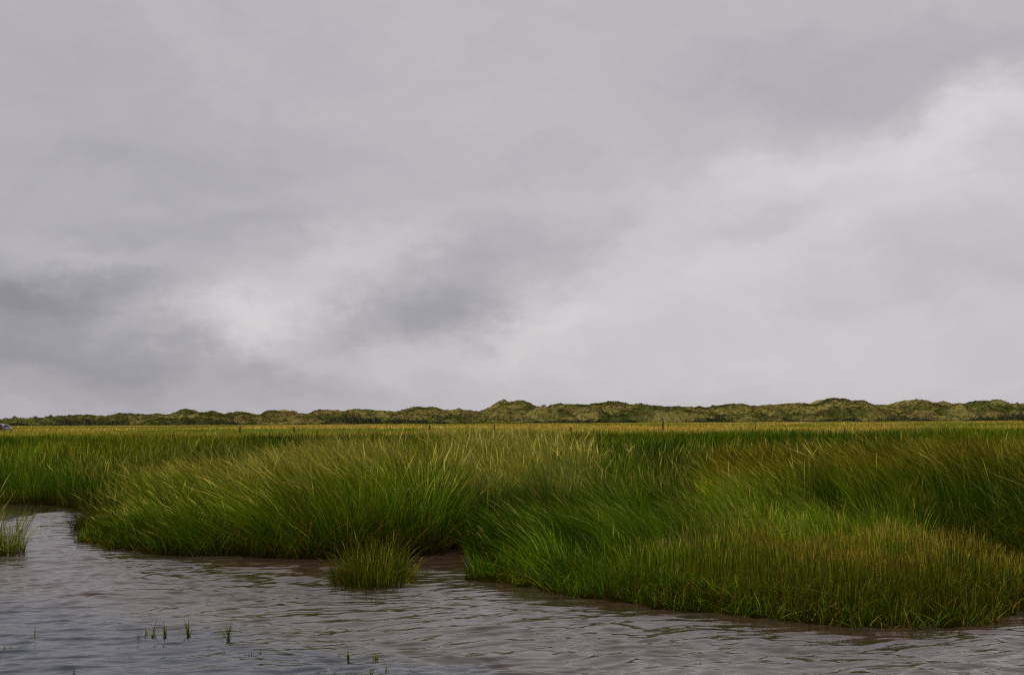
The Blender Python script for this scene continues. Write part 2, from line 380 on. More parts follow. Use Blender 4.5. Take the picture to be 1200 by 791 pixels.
for (y0, y1, dens, segs, wd) in BANDS:
    wd = wd*.85 if y0 < 30 else wd
    x, y = scatter(y0, y1, dens)
    s = sd_at(x, y)
    clump = fbm(x*1.9, y*1.9, 2)
    keep = (s > -.16*fbm(x*5, y*5, 2)) & (rng.random(len(x)) < np.clip(-.45+2.6*clump, np.where(y < 17.5, .30, .10), 1))
    tx, ty, td, tr = tussock(x+(fbm(x*1.4, y*1.4, 2)-.5)*.6, y, .85 if y0 < 24 else (1.3 if y0 < 60 else 4.0))
    ts = np.where((y < 16) & (x > 1.5), .35, np.where(y < 60, 1.0, .5))
    keep &= rng.random(len(x)) > .72*ts*sstep(.55, 1, td)
    keep &= ~((y > 225) & (y < 237) & (x < -72))         # clear ground where the cars stand
    keep &= ~((np.abs(x-XatY(777, 112)) < .45) & (y > 100) & (y < 112.5) & (rng.random(len(x)) < .8))
    x, y, s, clump, tx, ty, td, tr, ts = [v_[keep] for v_ in (x, y, s, clump, tx, ty, td, tr, ts)]
    n = len(x)
    H, lean, gold, bright, orange = params(x, y)
    H = np.where(y < 90, H*(.90-.05*sstep(1.0, 1.4, H)), H)
    gxs = grid_sample(GRX, x, y); gys = grid_sample(GRY, x, y)
    edge = sstep(.9, .05, s)*(y < 45)
    H = H*(1-.42*edge*rng.random(n))*(.70+.56*fbm(x*.95+3, y*.95, 3))*np.clip(1-np.abs(rng.normal(0, .16, n)), .45, 1.0)
    H = H*(1+ts*(.10-.40*td**2+.26*(tr-.5)))
    H = np.maximum(H, .12)
    lnz = (fbm(x*.6+70, y*.6, 3)-.5)
    sc = np.where(y < 60, 1, .4)
    lx = (lean*.92*(1+2.2*lnz)+(fbm(x*2.3+5, y*2.3, 2)-.5)*.45+rng.normal(0, .15, n))*sc-edge*gxs*.22
    ly = ((fbm(x*.6, y*.6+40, 3)-.55)*.8+rng.normal(0, .16, n))*sc-edge*gys*.25
    lx = lx+tx*.38*ts+(tr-.5)*.30*ts; ly = ly+ty*.38*ts
    z = ground_z(np.clip(x, -31.9, 31.9), y)-.02
    k = classify(x, y)
    cb, cm, ct = colours(n, gold, bright, orange, x, y, np.where(y < 30, .75, .3))
    tb = np.exp(((tr*7.3 % 1)-.5)*.7*ts)[:, None]; cm = cm*tb; ct = ct*tb; cb = cb*tb
    if y0 >= 36:       # broad meadow patches of gold, green and rust
        p1 = fbm(x*.035, y*.012, 3); p2 = fbm(x*.06+9, y*.02+3, 3)
        p3 = fbm(x*.25, y*.05, 3)
        m_ = mix(C(.60, .46, .115)*np.ones((n, 1)), GREEN*1.9+C(.02, 0, .01), np.clip(sstep(.50, .66, p1)*.7+sstep(.52, .7, p3)*.4, 0, 1)); m_ = mix(m_, ORG*1.3, sstep(.48, .66, p2)*.28)
        rt = sstep(60, 250, (600+x/y*F)-880)
        m_ = mix(m_, GREEN*1.2, rt*.35)
        j = np.exp(rng.normal(0, .33, n))[:, None].clip(.4, 1.9)
        mw = sstep(85, 140, y+(fbm(x*.05, y*.05, 2)-.5)*60)*np.ones(n); mw = (rng.random(n) < mw)[:, None]
        m2 = m_*j
        cm = np.where(mw, m2, cm); ct = np.where(mw, mix(m2, STRAW*.6, .35*rng.random(n)), ct); cb = np.where(mw, m2*.9, cb)
    headp = np.where(k == 5, .42, np.where((k == 1) | (k == 4), .10+.16*gold, np.where(k == 2, .22, .06)))
    head = (rng.random(n) < headp) & (y < 36) & (s > .12)
    H = H*np.where((y > 45), .72+.56*fbm(x*.12, y*.05, 3), 1)
    H = np.where(head, np.minimum(H*1.12, 1.42), H)
    w = wd*np.clip(1+rng.normal(0, .3, n), .5, 2)*np.where(k == 5, .62, 1.)
    lx = np.where(k == 5, lx*.55, lx); cm = np.where((k == 5)[:, None], cm*.78, cm)
    pale = (k == 2) & (rng.random(n) < .30)
    cm = np.where(pale[:, None], mix(cm, GREY*1.3, .6), cm); ct = np.where(pale[:, None], mix(ct, STRAW*.8, .5), ct)
    w = np.where(pale, w*1.5, w)
    hc = mix(STRAW*.62, ORG*1.0, np.clip(orange+.3*rng.random(n), 0, 1))*(.8+.4*rng.random(n))[:, None]
    hc = np.where((k == 5)[:, None], hc*.72, hc)
    hc = np.where((k == 4)[:, None], mix(YEL*.75, ORG*.9, rng.random(n)), hc)
    hc = np.where(((k == 1) | (k == 2))[:, None], mix(YEL*1.0, STRAW*.9, rng.random(n)), hc)
    for kk in np.unique(k):
        q = k == kk
        add(kk, (x[q], y[q], z[q], H[q], lx[q], ly[q], w[q], cb[q], cm[q], ct[q], head[q], segs, hc[q]))
# long flowering stalks that stand out of the mass
x, y = scatter(13.5, 38, 26)
s = sd_at(x, y); k = classify(x, y)
q = (s > .1) & (k != 5) & (rng.random(len(x)) < np.where((k == 1) | (k == 2), 1, np.where(k == 4, .6, .3))*sstep(.38, .58, fbm(x*1.3+90, y*1.3, 2)))
x, y, s, k = x[q], y[q], s[q], k[q]; n = len(x)
H, lean, gold, bright, orange = params(x, y)
H = np.minimum(H*rng.uniform(.75, 1.02, n), 1.40)
cm = mix(LIME*1.15, YEL*.9, rng.random(n)*(.3+.7*gold)); ct = mix(YEL, STRAW, rng.random(n)*.6); cb = mix(GREEN, ORG*.7, rng.random(n))
lnz = (fbm(x*.6+70, y*.6, 3)-.5)
for kk in np.unique(k):
    q = k == kk; m = q.sum()
    add(kk, (x[q], y[q], ground_z(x[q], y[q])-.02, H[q], lean[q]*.85*(1+2.2*lnz[q])+rng.normal(0, .22, m), rng.normal(-.12, .22, m), rng.uniform(.006, .0115, m), cb[q]*.9, cm[q]*.85, ct[q]*.9, (rng.random(m) < (.55 if kk != 3 else .0))*1.0, 7, mix(YEL, STRAW, rng.random(m))))
# short dense undergrowth along the water's edge
x, y = scatter(11.5, 24, 1900)
s = sd_at(x, y); q = (s > -.12) & (s < .8); x, y, s = x[q], y[q], s[q]; n = len(x)
H, lean, gold, bright, orange = params(x, y)
H = H*rng.uniform(.12, .48, n)
cb, cm, ct = colours(n, gold*.5, bright*.5, orange*.5, x, y, .9)
k = classify(x, y); hd = np.zeros(n)
for kk in np.unique(k):
    q = k == kk
    m = q.sum()
    rd = (rng.random(m) < .17)[:, None]; c1 = np.where(rd, mix(BROWN*1.6, ORG*.9, rng.random(m)), cm[q]*.8)
    add(kk, (x[q], y[q], ground_z(x[q], y[q])-.03, H[q], rng.normal(-.1, .65, m), rng.normal(-.15, .5, m), rng.uniform(.004, .009, m), mix(cb[q], BROWN, .5), c1, c1*1.1, hd[q], 5, c1))
NAMES = {
 0: ('marsh_grass', 'mid green marsh grass of the far bank and inner marsh behind the tall stands', 'marsh grass'),
 1: ('tall_marsh_grass', 'tall windblown green grass with yellow seed heads on the left of the creek', 'tall grass'),
 2: ('reed_bed', 'pale grey green reeds standing between the left grass stand and the bright hummock', 'reeds'),
 3: ('hummock_grass', 'bright green leaning grass on the bank right of the inlet', 'bank grass'),
 4: ('windblown_grass', 'dark green leaning grass with tan heads behind the low spit on the right', 'tall grass'),
 5: ('sedge', 'low upright sedge with rusty orange tips on the spit at lower right', 'sedge'),
 6: ('meadow_grass', 'golden dry meadow grass stretching out to the dunes', 'meadow grass'),
}
def join_blades(parts):
    co = []; fa = {}; cl = []; off = 0; faces = []
    for p in parts:
        x, y, z, H, lx, ly, w, cb, cm, ct, head, segs, hc = p
        c_, f_, k_ = blade_mesh(x, y, z, H, lx, ly, w, cb, cm, ct, head, segs, hue_head=hc)
        co.append(c_); cl.append(k_); faces.append(f_+off); off += len(c_)
    return np.vstack(co), np.vstack(faces), np.vstack(cl)
tot = 0
for kk, parts in acc.items():
    co, fa, cl = join_blades(parts)
    tot += len(fa)
    nm, lb, ct_ = NAMES[kk]
    set_props(mesh_np(nm, co, fa, M_GRASS, cl), lb, ct_, kind='stuff')
print('grass faces', tot)

# ------------------------------------------------------------------ small separate tufts
TUFT_N = rng.random((64,))
def tuft(name, label, cat, cx, cy, rx, ry, n, hmin, hmax, lean, gold, orange, wd, group=None, z0=None, headp=.12, spread=.35, bright=.6):
    a = rng.random(n)*2*math.pi; r = np.sqrt(rng.random(n))
    x = cx+np.cos(a)*r*rx; y = cy+np.sin(a)*r*ry
    dx = np.cos(a)*r; dy = np.sin(a)*r
    H = rng.uniform(hmin, hmax, n)*(1-.35*r)*(.15+1.7*fbm(x*6.5, y*4.0, 2))
    lx = lean+dx*spread+rng.normal(0, .2, n); ly = dy*spread+rng.normal(0, .2, n)
    z = (ground_z(x, y) if z0 is None else np.full(n, z0))-.02
    one = np.ones(n)
    cb, cm, ct = colours(n, gold*one, bright*one, orange*one, x, y, .9)
    head = rng.random(n) < headp
    hc = mix(STRAW*.6, ORG, rng.random(n)*.6)
    co, fa, cl = blade_mesh(x-cx, y-cy, z, H, lx, ly, wd*np.clip(1+rng.normal(0, .3, n), .5, 2), cb, cm, ct, head, 7, hue_head=hc)
    o = mesh_np(name, co, fa, M_GRASS, cl); o.location = (cx, cy, 0)
    return set_props(o, label, cat, group)
(c1x, c1y, r1x, r1y), (c2x, c2y, r2x, r2y) = ISL
tuft('grass_tuft', 'dark scruffy grass tuft with brown stems jutting into the creek before the tall left stand', 'grass tuft', c1x, c1y, r1x*1.05, r1y, 1700, .12, .50, .0, .3, 1.0, .0048, headp=.05, spread=.55, bright=.10)
tuft('grass_tuft', 'yellow green grass tuft in the water at the left edge of the photo', 'grass tuft', c2x, c2y, r2x*1.15, r2y, 1000, .34, .80, .04, 1.6, .5, .0062, headp=.3, spread=.18, bright=1.0)

# ------------------------------------------------------------------ sprigs in the shallow water
SP = [  # base px, base py, [(dx px of tip, height px)], label
 (161, 751, [(1, 11), (-1, 5)], 'tiny single grass blade in the water, left of the twin blade sprigs'),
 (171, 745, [(-3, 12), (1, 8), (5, 5), (-5, 4)], 'short faded sprig just left of the tall slanting blade'),
 (179, 746, [(7, 24), (10, 10), (1, 6), (-3, 5)], 'sprig with one tall blade slanting right and a short side blade'),
 (193, 746, [(0, 23), (-2, 10), (1, 14)], 'narrow straight upright sprig right of the slanting one'),
 (221, 745, [(-6, 24), (-1, 25), (-4, 12), (3, 9), (1, 15)], 'sprig of thin upright blades alone in the middle of the row'),
 (267, 748, [(-12, 16), (-4, 20), (5, 24), (2, 12), (-7, 8), (4, 9)], 'widely splayed sprig at the right end of the row'),
 (398, 772, [(0, 7), (1, 4)], 'tiny faint sprig beside the upright pair near the bottom'),
 (409, 773, [(-1, 13), (1, 9), (0, 12), (-3, 7)], 'dense short upright sprig left of the fan shaped one near the bottom'),
 (440, 775, [(-5, 11), (0, 13), (4, 9), (2, 7), (-3, 6)], 'fan shaped sprig near the bottom edge'),
 (434, 792, [(-2, 9), (1, 10), (3, 7)], 'yellow green sprig cut by the bottom edge below the fan shaped one'),
 (453, 788, [(0, 10), (1, 5)], 'short dark single stem near the bottom edge, right of the fan shaped sprig'),
 (40, 746, [(0, 13), (-4, 5), (4, 4)], 'thin lone stem standing in the water at far left'),
 (13, 761, [(0, 6), (2, 4)], 'small dark stub in the water near the left edge'),
 (7, 763, [(-4, 9), (-3, 5), (1, 4)], 'small left leaning sprig near the left edge of the photo'),
 (2, 772, [(-1, 6), (3, 4)], 'dark stubby sprig cut by the left edge of the photo'),
 (87, 791, [(0, 9), (1, 5)], 'single orange green blade at the bottom edge in the left part'),
]
for (bx, by, bl, lab) in SP:
    gx_, gy_ = ground(bx, by); k = gy_/F
    n = len(bl)*2
    h = np.array([b[1]*k for b in bl for _ in (0, 1)])*np.array([1, .8]*len(bl))+.03
    tx = np.array([b[0]*k for b in bl for _ in (0, 1)])+rng.normal(0, .006, n)
    x = rng.normal(0, .004, n); y = rng.normal(0, .006, n)
    c = mix(GREEN*1.1, YEL*.6, rng.random(n)*.8)
    co, fa, cl = blade_mesh(x, y, np.full(n, -.03), h, tx/h, rng.normal(0, .2, n), np.full(n, .0085), c*.8, c, mix(c, YEL, .4*np.ones(n)), np.zeros(n), 6, facing=.5, hue_head=c)
    o = mesh_np('grass_sprig', co, fa, M_GRASS, cl); o.location = (gx_, gy_, 0)
    set_props(o, lab, 'grass sprig', 'grass sprigs growing out of the shallow water')
# a loose line of leaf tips just breaking the surface: three little clumps
for (bx, by, n, w_, lab) in [(294, 768, 8, 4, 'leftmost dark clump of leaf tips on the water below the right sprig'), (307, 766, 14, 4, 'widest dark clump of leaf tips on the water, middle one of the broken line'), (321, 766, 4, 1.5, 'small rightmost dark leaf tip clump ending the broken line on the water')]:
    gx_, gy_ = ground(bx, by); k = gy_/F
    x = np.linspace(-w_*.6, w_*.6, n)*k*.9; c = mix(DEEP, YEL*.5, rng.random(n)*.8)
    co, fa, cl = blade_mesh(x, rng.normal(0, .008, n), np.full(n, -.015), rng.uniform(.02, .055, n), rng.normal(0, .9, n), rng.normal(0, .6, n), np.full(n, .010), c, c, c, np.zeros(n), 5, hue_head=c)
    o = mesh_np('water_weed', co, fa, M_GRASS, cl); o.location = (gx_, gy_, 0)
    set_props(o, lab, 'water weed', 'leaf tips breaking the surface')

# ------------------------------------------------------------------ dunes
SIL = [(-400, 488), (-250, 484), (-120, 489), (0, 491.5), (12, 492), (27, 489), (36, 490.5), (44, 489), (55, 490), (62, 487.8), (70, 488.5), (76, 486.5), (84, 487.5), (90, 486.3), (103, 486), (120, 486.8),
 (140, 484.5), (160, 484), (185, 485.5), (200, 485), (205, 482), (214, 478.5), (222, 480), (232, 484), (240, 483), (248, 482), (258, 484), (270, 481.5), (285, 481.5), (295, 484), (303, 485), (312, 481), (322, 479.3), (335, 481),
 (350, 483.5), (365, 483), (375, 479.3), (390, 479), (398, 481.5), (410, 479), (435, 479), (445, 480.5), (455, 480.5), (470, 479.5), (482, 476.5), (490, 475.2), (500, 476), (510, 477), (520, 480), (530, 480.5), (537, 479),
 (548, 480), (560, 481.5), (568, 479), (580, 472.5), (590, 468.3), (597, 469.5), (606, 468), (615, 468.8), (622, 470.5), (632, 476), (637, 479), (645, 474), (656, 471), (665, 472), (690, 472.5), (705, 471.5), (720, 470.5),
 (732, 471.5), (750, 473.5), (770, 473.5), (790, 475.5), (800, 475), (812, 476.5), (820, 477), (835, 474.5), (857, 472.2), (874, 472), (880, 474.5), (900, 475), (925, 472), (945, 472.5), (960, 471), (968, 467), (975, 466),
 (985, 467), (1000, 468.5), (1012, 468.3), (1025, 472.5), (1040, 475), (1050, 471), (1058, 472.5), (1068, 468.5), (1076, 466.8), (1085, 469), (1095, 471), (1103, 469.5), (1112, 471), (1125, 473.5), (1138, 470), (1150, 468.5),
 (1170, 468), (1182, 470), (1200, 472.5), (1260, 468), (1350, 474), (1450, 469), (1600, 475)]
SIL = np.array(SIL, float)
YC = 560.0
def crest(x):
    u = 600+x/YC*F
    ys_ = np.interp(u, SIL[:, 0], SIL[:, 1])
    return EYE+(hor(u)-ys_)/F*YC
def dune_h(x, y):
    zc = crest(x)-.55
    # the crest wanders in depth; a lower foredune ridge breaks in front of it
    t = (y-505)/(YC-505)
    front = np.clip(t, 0, 1); prof = np.where(y <= YC, front**.75*(1-.08*np.sin(front*math.pi)), 1-.75*sstep(YC+6, YC+90, y))
    h = zc*prof
    r2y = 527+8*(fbm(x*.02, 0*x+2, 2)-.5)*2
    r2 = crest(x*.985+25*(fbm(x*.015+5, 0*x, 2)-.5))*(.35+.5*fbm(x*.045+3, 0*x+1, 3))
    h2 = r2*np.exp(-((y-r2y)/8.5)**2)
    h = h*(1-.28*np.exp(-((y-r2y-16)/7)**2))
    h = np.maximum(h, h2*.85)
    hump = .5-1.25*np.abs(2*fbm(x*.075, y*.055, 4)-1)+.25*(fbm(x*.4, y*.3, 2)-.5)
    hump = hump-.25
    amp = 5.0*sstep(505, 525, y)*sstep(YC-6, YC-26, y)+.8
    h = h+(fbm(x*.22, y*.16+50, 3)-.5)*2.2*sstep(508, 525, y)
    h = h+hump*amp
    h = h*sstep(500, 512, y)
    return np.maximum(h, -.2)
xs = np.arange(-330, 331, 1.1); ys = np.concatenate([np.arange(498, 566, 1.0), np.arange(566, 700, 6)])
X, Y, Fc = tensor_grid(xs, ys)
Z = dune_h(X, Y)
def dune_tint(x, y):
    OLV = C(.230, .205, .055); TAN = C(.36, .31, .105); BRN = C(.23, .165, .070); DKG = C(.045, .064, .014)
    p1 = fbm(x*.05, y*.10, 4); p2 = fbm(x*.09+40, y*.16+4, 4); p3 = fbm(x*.13+11, y*.2+4, 4)
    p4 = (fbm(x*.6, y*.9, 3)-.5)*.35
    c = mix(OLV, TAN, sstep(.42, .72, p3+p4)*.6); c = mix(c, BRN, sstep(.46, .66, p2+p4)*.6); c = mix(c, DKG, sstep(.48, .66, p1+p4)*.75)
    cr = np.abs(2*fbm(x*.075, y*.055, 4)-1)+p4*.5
    c = mix(c, DKG*1.1, sstep(.22, .50, cr)*.5)  # extra scrub green in the creases, slope shading put into the colour
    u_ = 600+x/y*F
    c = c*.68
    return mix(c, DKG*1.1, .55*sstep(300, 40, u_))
M_DUNE = foliage_mat('dune_turf', 0, 1.0, 0)
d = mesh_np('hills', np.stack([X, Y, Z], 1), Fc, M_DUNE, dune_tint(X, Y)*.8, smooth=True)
set_props(d, 'long low range of grassed sand dunes along the horizon', 'dunes', kind='structure')

# marram grass over the dunes
n = 62000
x = rng.uniform(-300, 300, n); y = 503+(YC+3-503)*rng.random(n)
nb = 5
x = np.repeat(x, nb)+rng.normal(0, .30, n*nb); y = np.repeat(y, nb)+rng.normal(0, .25, n*nb)
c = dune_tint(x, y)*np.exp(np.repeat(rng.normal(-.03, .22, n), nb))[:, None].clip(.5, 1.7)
H = np.repeat(rng.uniform(.2, .6, n), nb)*(.8+.4*rng.random(n*nb))
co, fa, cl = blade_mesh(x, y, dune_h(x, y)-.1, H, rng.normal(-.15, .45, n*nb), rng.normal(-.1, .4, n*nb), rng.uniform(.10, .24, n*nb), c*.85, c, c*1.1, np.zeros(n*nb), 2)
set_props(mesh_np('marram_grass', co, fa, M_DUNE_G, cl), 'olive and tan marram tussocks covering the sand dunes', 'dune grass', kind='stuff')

# dark scrub at the foot of the dunes
def scrub_h(u):
    k = np.array([(-300, 2.6), (0, 2.4), (60, 3.0), (130, 2.4), (200, 2.4), (330, 2.2), (390, 3.0), (480, 2.0), (560, 1.8), (600, 1.2), (640, .9), (680, 1.6), (730, 1.8), (770, 1.0), (810, 1.0), (840, 2.6), (885, 2.4), (905, .8), (960, .7),
                  (990, 1.8), (1050, 2.4), (1080, 1.6), (1095, .6), (1130, .8), (1160, 2.0), (1200, 3.0), (1500, 2.4)])
    return np.interp(u, k[:, 0], k[:, 1])
nb = 900
cx = rng.uniform(-235, 260, nb); u_ = 600+cx/500*F
hh = scrub_h(u_)*rng.uniform(.55, 1.1, nb)*(.25+.9*sstep(.36, .56, fbm(cx*.07, cx*0+4, 3)))*sstep(-.2, .9, .5+fbm(cx*.2, cx*0, 2)); cy = 501+rng.random(nb)*7
per = 90; n = nb*per
a = rng.random(n)*2*math.pi; cz = rng.random(n)**.7
rad = np.sqrt(np.clip(1-cz**2, 0.03, 1))*(.75+.3*rng.random(n))
W = np.repeat(rng.uniform(1.2, 2.6, nb), per); HH = np.repeat(hh, per)
x = np.repeat(cx, per)+np.cos(a)*rad*W; y = np.repeat(cy, per)+np.sin(a)*rad*W*.8; z = cz*HH
v = rng.normal(size=(n, 3)); v /= np.linalg.norm(v, axis=1)[:, None]
w2 = np.cross(v, rng.normal(size=(n, 3))); w2 /= np.linalg.norm(w2, axis=1)[:, None]
s = rng.uniform(.12, .26, n)[:, None]; P = np.stack([x, y, z+.1], 1)
co = np.stack([P-v*s, P+w2*s*.6, P+v*s, P-w2*s*.6], 1).reshape(-1, 3)
fa = np.arange(n*4).reshape(n, 4)
c = mix(C(.022, .032, .010), C(.05, .058, .018), rng.random(n)**2)*np.repeat(rng.uniform(.75, 1.3, nb), per)[:, None]
set_props(mesh_np('shrubs', co, fa, M_SHRUB, np.repeat(c, 4, 0)), 'dark green scrub belt along the foot of the dunes', 'scrub', kind='stuff')

# ------------------------------------------------------------------ fence posts
M_POST = simple_mat('weathered_timber', (.016, .011, .008), .9, 0, .4, 9)
def post(px, top_py, Y, w, lean, label):
    tx, ty, tz = at_depth(px, top_py, Y)
    gz = .1; H = tz-gz
    n = 8; rings = [(-.3, 1.0), (.2, 1.05), (.5, .97), (.85, .95), (1.0, .86), (1.02, .45)]
    co = []; 
    for (t, r) in rings:
        for i in range(n):
            a = 2*math.pi*i/n; rr = w/2*r*(1+.12*math.sin(3*a+px))
            co.append((math.cos(a)*rr+lean*H*(t-1), math.sin(a)*rr, gz+H*t))
    me = bpy.data.meshes.new('fence_post')
    f = [(r*n+i, r*n+(i+1) % n, (r+1)*n+(i+1) % n, (r+1)*n+i) for r in range(len(rings)-1) for i in range(n)]
    f += [tuple(reversed(range(n))), tuple((len(rings)-1)*n+i for i in range(n))]
    me.from_pydata(co, [], f); me.update(); me.materials.append(M_POST)
    o = bpy.data.objects.new('fence_post', me); COL.objects.link(o); o.location = (tx, ty, 0)
    set_props(o, label, 'fence post', 'old timber fence posts in the meadow')
post(777, 492.4, 112, .11, .01, 'tallest dark fence post, right of centre below the dunes')
post(579.5, 498.0, 114, .11, .0, 'dark fence post in the meadow left of the domed dune foot')
post(281.5, 499.8, 116, .12, .12, 'left leaning stub of a fence post, second short post from the left')
post(344.5, 500.2, 116, .11, -.05, 'short dark fence post above the left tall grass stand')
post(503.5, 498.6, 114, .13, .05, 'small fence post just visible above the seed heads left of centre')
post(669, 500.2, 114, .12, .0, 'tiny fence post top between the centre post and the tallest post')
post(885, 492.6, 130, .08, .0, 'short fence post at the edge of the scrub right of the tallest post')

# ------------------------------------------------------------------ parked cars
M_WHITE = simple_mat('white_car_paint', (.62, .64, .60), .25)
M_DKG = simple_mat('dark_green_car_paint', (.03, .07, .05), .25)
M_SILV = simple_mat('silver_car_paint', (.33, .36, .44), .3, .3)
M_GLASS = simple_mat('car_glass', (.012, .016, .018), .08)
M_RED = simple_mat('red_lamp_plastic', (.45, .02, .015), .3)
M_LAMP = simple_mat('clear_lamp_plastic', (.6, .6, .55), .15)
M_TYRE = simple_mat('tyre_rubber', (.015, .015, .016), .85)
M_RIM = simple_mat('alloy_rim', (.35, .35, .36), .35, .8)
M_PLATE = simple_mat('number_plate', (.55, .5, .2), .5)
def loft(name, prof, half, mat, parent, inset=0.0, bev=.05):
    """side profile (x,z) polygon extruded across y with rounded edges"""
    import bmesh
    bm = bmesh.new()
    vs = [bm.verts.new((x, -half+inset*max(0, z-.95), z)) for x, z in prof]
    vt = [bm.verts.new((x, half-inset*max(0, z-.95), z)) for x, z in prof]
    n = len(prof)
    bm.faces.new(vs); bm.faces.new(list(reversed(vt)))
    for i in range(n):
        bm.faces.new((vs[(i+1) % n], vs[i], vt[i], vt[(i+1) % n]))
    bmesh.ops.recalc_face_normals(bm, faces=bm.faces)
    bmesh.ops.bevel(bm, geom=list(bm.edges), offset=bev, segments=2, affect='EDGES', clamp_overlap=True)
    me = bpy.data.meshes.new(name); bm.to_mesh(me); bm.free(); me.materials.append(mat)
    for p in me.polygons: p.use_smooth = True
    o = bpy.data.objects.new(name, me); COL.objects.link(o); o.parent = parent
    return o
def box(name, c, s, mat, parent, bev=.02):
    import bmesh
    bm = bmesh.new(); bmesh.ops.create_cube(bm, size=1)
    for v in bm.verts: v.co = Vector((v.co.x*s[0]+c[0], v.co.y*s[1]+c[1], v.co.z*s[2]+c[2]))
    bmesh.ops.bevel(bm, geom=list(bm.edges), offset=min(bev, min(s)*.3), segments=2, affect='EDGES')
    me = bpy.data.meshes.new(name); bm.to_mesh(me); bm.free(); me.materials.append(mat)
    o = bpy.data.objects.new(name, me); COL.objects.link(o); o.parent = parent
    return o
def disc(name, c, r, w, mat, parent):
    import bmesh
    bm = bmesh.new(); bmesh.ops.create_cone(bm, cap_ends=True, segments=20, radius1=r, radius2=r, depth=w)
    bmesh.ops.rotate(bm, verts=bm.verts, matrix=Matrix.Rotation(math.pi/2, 3, 'X'))
    bmesh.ops.translate(bm, verts=bm.verts, vec=c)
    es = [e for e in bm.edges if len(e.link_faces) == 2 and e.calc_face_angle() > 1]
    bmesh.ops.bevel(bm, geom=es, offset=w*.15, segments=2, affect='EDGES')
    me = bpy.data.meshes.new(name); bm.to_mesh(me); bm.free(); me.materials.append(mat)
    o = bpy.data.objects.new(name, me); COL.objects.link(o); o.parent = parent
    return o
def car(label, loc, rz, paint, roofmat, prof, green, roof, lights_red):
    t = bpy.data.objects.new('parked_car', None); COL.objects.link(t); t.location = loc; t.rotation_euler = (0, 0, rz)
    set_props(t, label, 'car', 'cars parked beyond the meadow')
    loft('body', prof, .86, paint, t, .0, .06)
    loft('window', green, .80, M_GLASS, t, .22, .05)
    loft('roof', roof, .70, roofmat, t, .0, .03)
    xr = prof[0][0]; xf = max(p[0] for p in prof)
    for s in (-1, 1):
        box('taillight', (xr+.05, s*.70, .86), (.10, .28, .30), M_RED, t)
        box('headlight', (xf-.07, s*.62, .68), (.12, .36, .15), M_LAMP, t)
        box('mirror', (.75, s*.93, 1.0), (.12, .16, .12), paint, t)
        for wx_ in (xr+.80, xf-.85):
            wl = disc('wheel', (wx_, s*.80, .31), .31, .20, M_TYRE, t)
            disc('rim', (wx_, s*.905, .31), .19, .03, M_RIM, wl)
    box('number_plate', (xr-.012, 0, .55), (.03, .5, .11), M_PLATE, t, .005)
    box('bumper', (xr+.03, 0, .42), (.18, 1.66, .16), M_TYRE, t)
    return t
body_e = [(-2.15, .35), (-2.18, .9), (-2.1, 1.0), (1.0, 1.0), (2.0, .82), (2.15, .6), (2.12, .3), (-2.0, .25)]
green_e = [(-2.02, .97), (-1.75, 1.40), (.05, 1.42), (.95, .97)]
roof_e = [(-1.85, 1.40), (-1.7, 1.49), (-.2, 1.51), (.15, 1.41)]
body_h = [(-1.95, .35), (-2.0, .85), (-1.9, .96), (.9, .96), (1.75, .80), (1.95, .6), (1.92, .3), (-1.85, .25)]
green_h = [(-1.82, .93), (-1.35, 1.30), (-.1, 1.34), (.85, .93)]
roof_h = [(-1.45, 1.29), (-1.2, 1.36), (-.3, 1.39), (-.02, 1.31)]
YCAR = 230
# rear ends point right (+x), hence the half turn
car('white roofed dark green estate car half cut by the left edge of the photo', (XatY(5.2, YCAR)-2.2, YCAR, .05), math.radians(174), M_DKG, M_WHITE, body_e, green_e, roof_e, True)
car('silver blue hatchback whose tail sticks out beyond the green estate car', (XatY(12.8, YCAR+3)-1.98, YCAR+3.2, .05), math.radians(182), M_SILV, M_SILV, body_h, green_h, roof_h, True)

# ------------------------------------------------------------------ sky and light
SUN_EL = math.radians(60); SUN_AZ = math.radians(275)     # azimuth clockwise from +Y: behind the camera, to the left
wd_ = bpy.data.worlds.new('World'); scene.world = wd_; wd_.use_nodes = True
nt = wd_.node_tree; nt.nodes.clear()
out = N(nt, 'ShaderNodeOutputWorld')
sky = N(nt, 'ShaderNodeTexSky', sky_type='NISHITA'); sky.sun_disc = False; sky.sun_elevation = SUN_EL; sky.sun_rotation = SUN_AZ
bg1 = N(nt, 'ShaderNodeBackground'); bg1.inputs[1].default_value = .10; nt.links.new(sky.outputs[0], bg1.inputs[0])
tc = N(nt, 'ShaderNodeTexCoord')
nrm = N(nt, 'ShaderNodeVectorMath', operation='NORMALIZE'); nt.links.new(tc.outputs['Generated'], nrm.inputs[0])
sp = N(nt, 'ShaderNodeSeparateXYZ'); nt.links.new(nrm.outputs[0], sp.inputs[0])
az = N(nt, 'ShaderNodeMath', operation='ARCTAN2'); nt.links.new(sp.outputs['X'], az.inputs[0]); nt.links.new(sp.outputs['Y'], az.inputs[1])
el = N(nt, 'ShaderNodeMath', operation='ARCSINE'); nt.links.new(sp.outputs['Z'], el.inputs[0])
cv = N(nt, 'ShaderNodeCombineXYZ'); nt.links.new(az.outputs[0], cv.inputs[0]); nt.links.new(el.outputs[0], cv.inputs[1])
def noise(vec, scale, detail, rough, sc=(1, 1, 1), loc=(0, 0, 0), dist=0):
    mp = N(nt, 'ShaderNodeMapping'); mp.inputs['Scale'].default_value = sc; mp.inputs['Location'].default_value = loc
    nt.links.new(vec, mp.inputs['Vector'])
    z = N(nt, 'ShaderNodeTexNoise'); z.inputs['Scale'].default_value = scale; z.inputs['Detail'].default_value = detail
    z.inputs['Roughness'].default_value = rough; z.inputs['Distortion'].default_value = dist
    nt.links.new(mp.outputs[0], z.inputs['Vector']); return z
